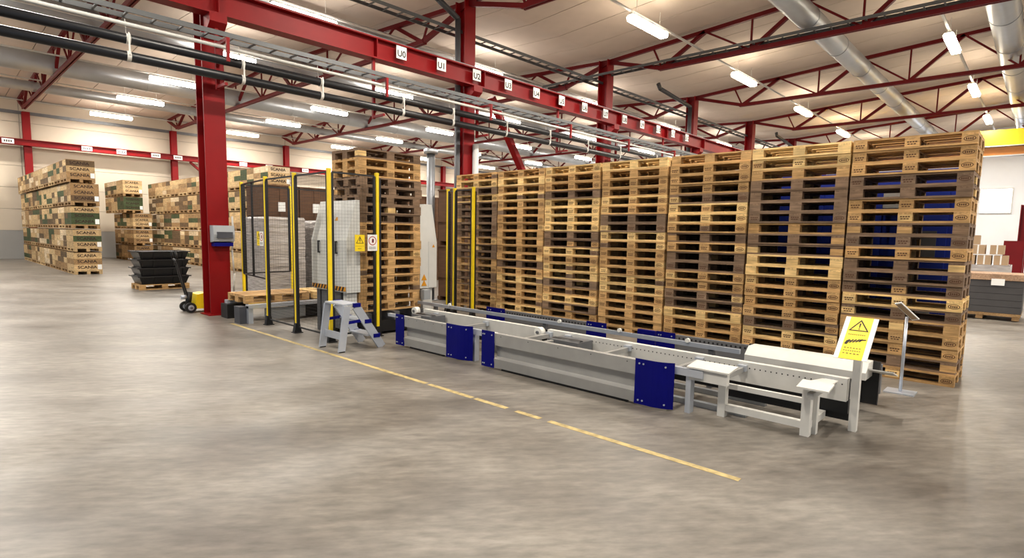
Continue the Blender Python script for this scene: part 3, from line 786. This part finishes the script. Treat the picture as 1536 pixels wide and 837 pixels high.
MB().plate((4.715, 8.28, 1.86), (0, -1, 0), (.28, 0, .96), [(-.05, -.04), (.05, -.04), (0, .06)], .002).build('warning_label', 'hazard_orange', o)
b = MB().box(4.611, 4.6125, 7.86, 8.92, .72, .79).build('hazard_stripe', 'hazard_orange', o)
hazard(o, (4.6105, 8.92, .72), (0, -1, 0), (0, 0, 1), 1.02, .07, 11).build('stripe', 'ink', b)
MB().box(4.66, 4.84, 7.92, 8.02, 0, .7).build('leg', 'cabinet_white', o)
MB().box(4.66, 4.84, 8.76, 8.86, 0, .7).build('leg', 'steel_grey', o)
MB().box(4.66, 4.82, 8.1, 8.7, .1, .68).build('drive_unit', 'steel_grey', o)
o = thing('lift_cabinet', 'narrow white sheet metal lift cabinet on the inner side of the pallet lift', 'machine', (6.3, 8.4, 0))
MB().prism([(6.115, .68), (6.48, .68), (6.48, 1.52), (6.37, 2.15), (6.2, 2.15), (6.115, 2.02)], 1, 7.95, 9.0).build('housing', 'cabinet_white', o)
MB().box(6.3, 6.478, 7.94, 7.95, .69, 1.5).build('door', 'cabinet_white', o)
for z in (.86, .76): MB().plate((6.2, 7.945, z), (1, 0, 0), (0, 0, 1), [(-.06, -.04), (.06, -.04), (0, .07)], .002).build('warning_label', 'hazard_orange', o)
MB().plate((6.4, 7.936, 1.42), (1, 0, 0), (0, 0, 1), [(-.03, -.02), (.03, -.02), (0, .035)], .002).build('warning_label', 'hazard_orange', o)
MB().box(6.22, 6.42, 8.0, 8.12, 0, .68).build('leg', 'cabinet_white', o)
MB().box(6.22, 6.42, 8.8, 8.92, 0, .68).build('leg', 'cabinet_white', o)
MB().box(6.06, 6.2, 7.76, 7.86, .5, .67).build('sensor_box', 'grey_box', o)
o = thing('lift_conveyor', 'low dark chain conveyor under the stack in the pallet lift', 'conveyor', (5.48, 8.3, 0))
for x in (4.95, 5.48, 6.0): MB().box(x - .05, x + .05, 7.74, 9.1, .22, .355).build('chain_beam', 'steel_grey', o)
MB().box(4.9, 6.05, 7.76, 9.0, .04, .22).build('drive_housing', 'black', o)
for x in (4.98, 5.95):
    for y in (7.85, 8.9): MB().box(x - .04, x + .04, y - .04, y + .04, 0, .04).build('foot', 'rubber', o)

# ------------------------------------------------------------------ chain conveyor
def guard(y0, y1, label, x=4.83, cov=(), m='guard_grey', face=-1, z1=.45, prof=True, zb=.03):
    t = thing('side_guard', label, 'guard', (x, (y0 + y1) / 2, 0), 'sheet metal guards along the conveyor')
    f = -face
    P = [(x, zb), (x - f * .012, .14), (x + f * .045, .165), (x + f * .045, .30), (x, .305), (x, z1), (x + f * .07, z1), (x + f * .07, zb)]
    if not prof: P = [(x, zb), (x, z1), (x + f * .05, z1), (x + f * .05, zb)]
    p = MB().prism(P, 1, y0, y1).build('panel', m, t)
    hm = MB(); n = int((y1 - y0) / .055)
    if prof:
        for k in range(n):
            y = y0 + .03 + k * .055
            hm.tube((x - .0015, y, .065), (x + .0005, y, .065), .008, 8)
        for k in range(5):
            y = y0 + .1 + (y1 - y0 - .2) * k / 4
            hm.tube((x - .0015, y, .42), (x + .0005, y, .42), .006, 8)
        stuff(hm.build('punched_hole', 'ink', p))
    else:
        for k in range(n):
            y = y0 + .03 + k * .055
            hm.box(x - .0015, x + .0005, y, y + .022, z1 - .05, z1 - .025)
        stuff(hm.build('punched_hole', 'ink', p))
    MB().box(x + f * .02, x + f * .06, y0 + .1, y1 - .1, 0, zb).build('foot_rail', 'black', t)
    for (a, b, curved) in cov:
        cm = MB(); N = 8
        pts = []
        for k in range(N + 1):
            y = a + (b - a) * k / N
            u = k / N
            d = -.012 + (.07 * max(0, u - .5) ** 2 / .25 if curved else 0)
            pts.append((x + f * d, y))
        inner = [(q[0] + f * .008, q[1]) for q in reversed(pts)]
        poly = pts + inner
        n0 = len(cm.v)
        for z in (.02, z1 + .02):
            for q in poly: cm.v.append((q[0], q[1], z))
        k_ = len(poly)
        for i in range(k_):
            j = (i + 1) % k_; cm.f.append((i, j, k_ + j, k_ + i))
        for i in range(N):
            cm.f.append((i, i + 1, k_ - 2 - i, k_ - 1 - i)); cm.f.append((k_ + i, k_ + i + 1, 2 * k_ - 2 - i, 2 * k_ - 1 - i))
        c = cm.build('corner_cover', 'blue', t)
        yy = (a + (b - a) * .12, a + (b - a) * .24, a + (b - a) * .82)
        for y in yy:
            for z in (.06, z1 - .025):
                xx = x - f * .012
                if curved and y == yy[2]: xx = x + f * (-.012 + .07 * max(0, .82 - .5) ** 2 / .25)
                MB().tube((xx - f * .006, y, z), (xx + f * .002, y, z), .009, 10).build('bolt', 'alu', c)
    return t
guard(5.70, 6.64, 'short grey sheet metal guard with two blue end covers at the lift end', cov=((6.84, 6.64, 0), (5.70, 5.26, 1)))
guard(2.84, 4.80, 'long grey sheet metal guard with two blue end covers and punched holes', cov=((5.02, 4.80, 0), (2.84, 2.46, 1)))
guard(4.72, 6.35, 'grey back guard between two blue covers, lift side', x=6.62, cov=((6.78, 6.35, 0), (4.72, 4.38, 0)), m='guard_back', prof=False, z1=.42, zb=.12)
guard(1.1, 3.34, 'long grey back guard with blue cover, sign side', x=6.62, cov=((3.60, 3.34, 0),), m='guard_back', prof=False, z1=.42, zb=.12)
o = MB().box(6.6, 6.65, 3.62, 3.88, .02, .43).build('cover_plate', 'blue', off=(6.62, 3.75, 0)); tag(o, 'single dark blue cover plate between the two back guards', 'cover plate')
o = conv = thing('chain_conveyor', 'long low pallet chain conveyor with cream side beam and white end frame', 'conveyor', (5.5, 4.5, 0))
MB().box(5.53, 5.60, 4.70, 7.10, .26, .455).build('side_beam', 'white_paint', o)
MB().box(5.53, 5.60, 1.16, 4.55, .25, .455).build('side_beam', 'white_paint', o)
hm = MB()
for k in range(60): hm.tube((5.5285, 1.2 + k * .05, .40), (5.5305, 1.2 + k * .05, .40), .007, 6)
stuff(hm.build('punched_hole', 'ink', o))
MB().box(4.93, 4.98, 5.05, 5.75, .36, .43).box(4.93, 4.98, 2.2, 2.9, .36, .43).build('side_beam', 'alu', o)
MB().box(4.93, 4.98, 2.9, 5.05, .3, .43).build('side_beam', 'white_paint', o)
MB().box(4.93, 4.98, 5.75, 7.2, .385, .43).build('side_beam', 'alu', o)
for y in (6.75, 5.65, 4.5, 4.2, 3.35, 2.5, 2.06, 1.3):
    cb = MB().box(4.96, 5.53, y - .022, y + .022, .36, .41).build('cross_bar', 'guard_grey', o)
    MB().box(5.48, 5.527, y - .04, y + .04, .37, .43).build('bracket', 'alu', cb)
for y in (7.2, 4.62):
    r = MB().tube((5.42, y, .42), (5.5, y, .42), .062, 20).build('roller', 'nylon', o, smooth=True)
    MB().tube((5.4, y, .42), (5.52, y, .42), .02, 10).build('axle', 'steel_grey', r, smooth=True)
for y in (6.75, 4.05):
    mt = MB().box(5.2, 5.5, y - .22, y + .22, .28, .42).build('drive_motor', 'steel_grey', o)
    MB().tube((5.3, y - .2, .36), (5.3, y + .2, .36), .075, 14).build('motor_barrel', 'black', mt, smooth=True)
for y in (5.32, 2.35): MB().box(4.96, 5.04, y - .025, y + .025, .0, .40).build('leg', 'alu', o)
for y in (6.9, 5.5, 4.4, 3.0): MB().box(5.54, 5.6, y - .03, y + .03, 0, .26).build('leg', 'steel_grey', o)
MB().box(5.62, 5.66, 1.16, 7.0, .12, .43).build('skirt', 'black', o)
o = thing('guide_rail', 'long thin steel guide rail with white knobs above the conveyor', 'rail', (6.0, 5.0, .4))
MB().box(5.985, 6.015, 2.28, 7.85, .43, .48).build('rail', 'alu', o)
for y in (7.0, 4.72, 3.77, 2.87): MB().tube((5.97, y, .495), (6.0, y, .495), .026, 14).build('knob', 'nylon', o, smooth=True)
for y in (7.4, 5.0, 2.6): MB().box(6.0, 6.05, y - .03, y + .03, 0, .43).build('bracket', 'steel_grey', o)
# low floor rails and dark gear under the conveyor
o = thing('floor_track', 'pair of steel floor rails under the conveyor', 'rail', (5.8, 3.3, 0))
for x in (5.25, 5.75, 6.3): MB().box(x - .03, x + .03, 1.9, 4.3, 0, .05).build('rail', 'galv', o)
# white end frame
o = conv
for y in (2.08, 1.36): MB().box(5.09, 5.16, y - .035, y + .035, 0, .43).build('leg', 'white_paint', o)
MB().box(5.12, 5.16, 1.39, 2.045, .27, .315).build('rail', 'white_paint', o)
MB().box(5.10, 5.16, 1.39, 2.045, .06, .12).build('rail', 'white_paint', o)
MB().box(5.16, 5.6, 1.33, 1.39, .06, .12).build('cross_rail', 'white_paint', o)
MB().box(5.2, 5.26, 1.3, 1.36, 0, .42).build('leg', 'white_paint', o)
MB().prism([(4.93, .44), (5.14, .47), (5.14, .485), (4.93, .455)], 1, 1.96, 2.36).build('cap_plate', 'white_paint', o)
MB().box(4.95, 5.0, 1.98, 2.34, .33, .445).build('cap_skirt', 'white_paint', o)
MB().prism([(4.93, .44), (5.1, .47), (5.1, .485), (4.93, .455)], 1, 1.16, 1.40).build('cap_plate', 'white_paint', o)
MB().plate((5.1, 1.2, .455), (1, 0, .05), (0, 1, 0), [(0, 0), (.2, -.02), (.2, .1), (0, .18)], .012).build('cap_plate', 'white_paint', o)
MB().box(5.66, 5.7, 1.16, 2.3, .05, .24).build('skirt', 'black', o)
# long white hood
o = thing('conveyor_hood', 'long white folded sheet metal hood over the far chain', 'cover', (6.1, 1.65, .3))
MB().prism([(6.02, .36), (6.02, .43), (6.12, .51), (6.3, .51), (6.3, .36)], 1, 1.12, 2.24).build('hood', 'white_paint', o)
MB().box(6.05, 6.28, 1.2, 1.3, 0, .36).build('leg', 'white_paint', o)
MB().box(6.05, 6.28, 2.0, 2.1, 0, .36).build('leg', 'white_paint', o)
MB().prism([(6.1, .45), (6.35, .38), (6.35, .392), (6.1, .462)], 1, .92, 1.12).build('flap', 'white_paint', o)
MB().box(6.3, 6.34, 1.06, 2.3, .08, .5).build('back_plate', 'black', o)
# post with tilted warning sign
o = thing('sign_post', 'white square post carrying the tilted yellow warning board', 'post', (5.56, 1.1, 0))
MB().box(5.53, 5.59, 1.07, 1.13, 0, .78).build('tube', 'white_paint', o)
MB().prism([(5.46, .70), (5.6, .83), (5.6, .78), (5.52, .70)], 1, 1.07, 1.13).build('sign_bracket', 'white_paint', o)
u = Vector((0, -1, 0)); v = Vector((.35, 0, .31)).normalized()
def draw_hand(t, pl, o, u, v):
    y = MB().plate(o - v * 0 - u * .0, u, v, [(-.085, -.235), (.085, -.235), (.085, .235), (-.085, .235)], .001).build('printed_panel', 'yellow', pl)
    n = u.cross(v); o2 = o + n * .0015
    m = tri(MB(), o2 + v * .12, u, v, .15, .0008)
    m.plate(o2 + v * .12, u, v, [(-.006, .045), (.006, .045), (.003, -.005), (-.003, -.005)], .0008)
    m.plate(o2 + v * .12, u, v, [(-.005, -.026), (.005, -.026), (.005, -.015), (-.005, -.015)], .0008)
    for yy, nn in ((.035, 9), (-.115, 6), (-.145, 8), (-.175, 5)): dashes(m, o2, u, v, yy, nn, .13, .007, gap=.55)
    # squeezed-hand pictogram: palm and four bent fingers
    m.plate(o2 - v * .045, u, v, [(-.075, -.03), (-.055, -.035), (-.045, -.005), (-.03, .012), (-.045, .022), (-.065, .005)], .0008)
    for k in range(4):
        x = -.045 + k * .022
        m.plate(o2 - v * .045, u, v, [(x, -.012 + k * .006), (x + .012, -.016 + k * .006), (x + .034, .02 + k * .004), (x + .024, .026 + k * .004)], .0008)
    m.plate(o2 - v * .045, u, v, [(.03, .018), (.075, .026), (.075, .036), (.03, .032)], .0008)
    m.build('pictogram', 'ink', y)
sign_plate('warning_board', 'white board with yellow crushing hazard warning, tilted on its post', 'sign', (5.425, 1.1, .835), u, v, .245, .47, 'paper', draw_hand)
# leaflet stand
o = thing('leaflet_stand', 'slim floor stand with tilted leaflet holder before the end pallet stack', 'stand', (7.4, 1.03, 0))
MB().box(7.28, 7.52, .9, 1.18, 0, .012).build('base_plate', 'alu', o)
MB().tube((7.4, 1.04, .012), (7.4, 1.04, .84), .016, 12).build('pole', 'alu', o, smooth=True)
h = MB().plate((7.36, 1.04, .9), (.55, -.55, -.65), (0.5, .8, -.25), [(-.14, -.04), (.14, -.04), (.14, .04), (-.14, .04)], .012).build('holder', 'paper', o)
MB().plate((7.36 - .0, 1.04, .9) , (.55, -.55, -.65), (0.5, .8, -.25), [(-.125, -.032), (.125, -.032), (.125, .032), (-.125, .032)], -.002).build('leaflet', 'carton', h)

# ------------------------------------------------------------------ step stool
o = thing('step_stool', 'aluminium three-step stool with blue tread ends', 'step stool', (4.28, 7.15, 0))
TZ = .66
for y in (6.9, 7.42):
    MB().beam((3.97, y, .0), (4.06, y, TZ - .03), .03, .1, up=(1, 0, 0)).build('rear_leg', 'alu', o)
    MB().beam((4.62, y, .0), (4.2, y, TZ - .04), .03, .12, up=(1, 0, 0)).build('side_rail', 'alu', o)
MB().box(4.0, 4.02, 6.915, 7.405, .16, .26).build('cross_brace', 'alu', o)
for x, z, wd in ((4.13, TZ, .24), (4.33, .42, .18), (4.47, .2, .18)):
    tr = MB().box(x - wd / 2, x + wd / 2, 6.915, 7.405, z - .02, z).build('tread', 'alu', o)
    for y in (6.9, 7.42): MB().box(x + wd / 2 - .09, x + wd / 2 + .015, y - .022, y + .022, z - .05, z + .005).build('end_cap', 'blue', tr)
    MB().box(x + wd / 2, x + wd / 2 + .012, 6.92, 7.4, z - .04, z + .002).build('nosing', 'alu', tr)
for y in (6.9, 7.42):
    MB().beam((4.05, y, .4), (4.36, y, .42), .022, .04).build('stay', 'blue', o)
    MB().box(3.925, 4.015, y - .02, y + .02, 0, .015).build('foot', 'rubber', o)

# ------------------------------------------------------------------ right background
t = thing('grey_crate', 'dark grey slatted pallet box with wooden band and white label', 'box', (16.6, .75, 0))
for q in (.35, .95, 1.5): MB().box(16.02, 17.2, q - .06, q + .06, .02, .1).build('runner', 'wood', t, color=BC['t'])
MB().box(16.0, 17.2, .27, 1.56, .1, .16).build('deck', 'wood', t, color=BC['t'])
for k in range(5): MB().box(16.0, 17.2, .27, 1.56, .165 + k * .14, .165 + k * .14 + .134).build('slat', 'bin_grey', t)
MB().box(15.98, 17.22, .25, 1.58, .87, 1.0).build('wooden_band', 'wood', t, color=(.42, .27, .17))
MB().box(15.97, 15.98, .58, .8, .76, .9).build('paper_label', 'paper', t)
for q in (.5, 1.1): 
    pass
t = thing('wrapped_load', 'white wrapped load standing behind the dark grey box', 'wrapped load', (19, 1.1, 0))
MB().box(18.5, 19.6, .55, 1.9, 0, .14).build('pallet_base', 'wood', t, color=BC['t'])
MB().box(18.52, 19.58, .6, 1.88, .14, 1.12).build('film_wrap', 'film', t)
cs = [(.66, .3, .0), (.98, .3, 0), (1.3, .32, 0), (1.64, .3, 0), (.75, .3, .26), (1.12, .3, .26), (1.46, .3, .26), (1.25, .32, .5)]
for k, (y, wd, z) in enumerate(cs):
    t = thing('carton', 'brown carton, ' + {0: 'bottom', .26: 'middle', .5: 'top'}[z] + ' tier of the pile behind the dark grey box', 'carton', (18.9, y + .13, 1.12 + z), 'cartons on the wrapped load')
    MB().box(18.6, 19.1, y, y + wd - .03, 1.122 + z, 1.122 + z + .232).build('box', 'carton', t)
    MB().box(18.597, 19.103, y + wd * .4, y + wd * .5, 1.13 + z, 1.122 + z + .234).build('tape', 'paper', t)
t = thing('steel_cabinet', 'dark red steel cabinet standing far behind the cartons', 'cabinet', (24.3, .7, 0))
MB().box(24, 24.6, .5, 1.0, .08, 1.75).build('body', 'red_truss', t)
MB().box(23.98, 24.0, .52, .98, .1, 1.72).build('door', 'red_truss', t)
MB().box(24, 24.6, .5, 1.0, 0, .08).build('plinth', 'black', t)
t = thing('steel_column', 'red steel column standing alone near the end wall window', 'column', (30.4, .72, 0))
MB().box(30.25, 30.55, .58, .61, 0, 3.2).box(30.25, 30.55, .83, .86, 0, 3.2).build('flange', 'red_truss', t)
MB().box(30.38, 30.42, .61, .83, 0, 3.2).build('web', 'red_truss', t)
t = thing('overhead_crane', 'yellow overhead crane girder spanning the hall near the end wall', 'crane', (34, 0, 5.5))
MB().box(33.8, 34.2, YE + .5, 11.2, 6.02, 6.72).build('girder', 'crane_yellow', t)
MB().box(33.7, 34.3, YE + .5, 11.2, 5.98, 6.02).build('flange', 'white_paint', t)
MB().box(33.85, 34.15, YE + .5, 11.0, 5.6, 5.96).build('lower_girder', 'crane_orange', t)
MB().box(33.75, 34.25, YE + .5, 11.0, 5.56, 5.6).build('flange', 'white_paint', t)
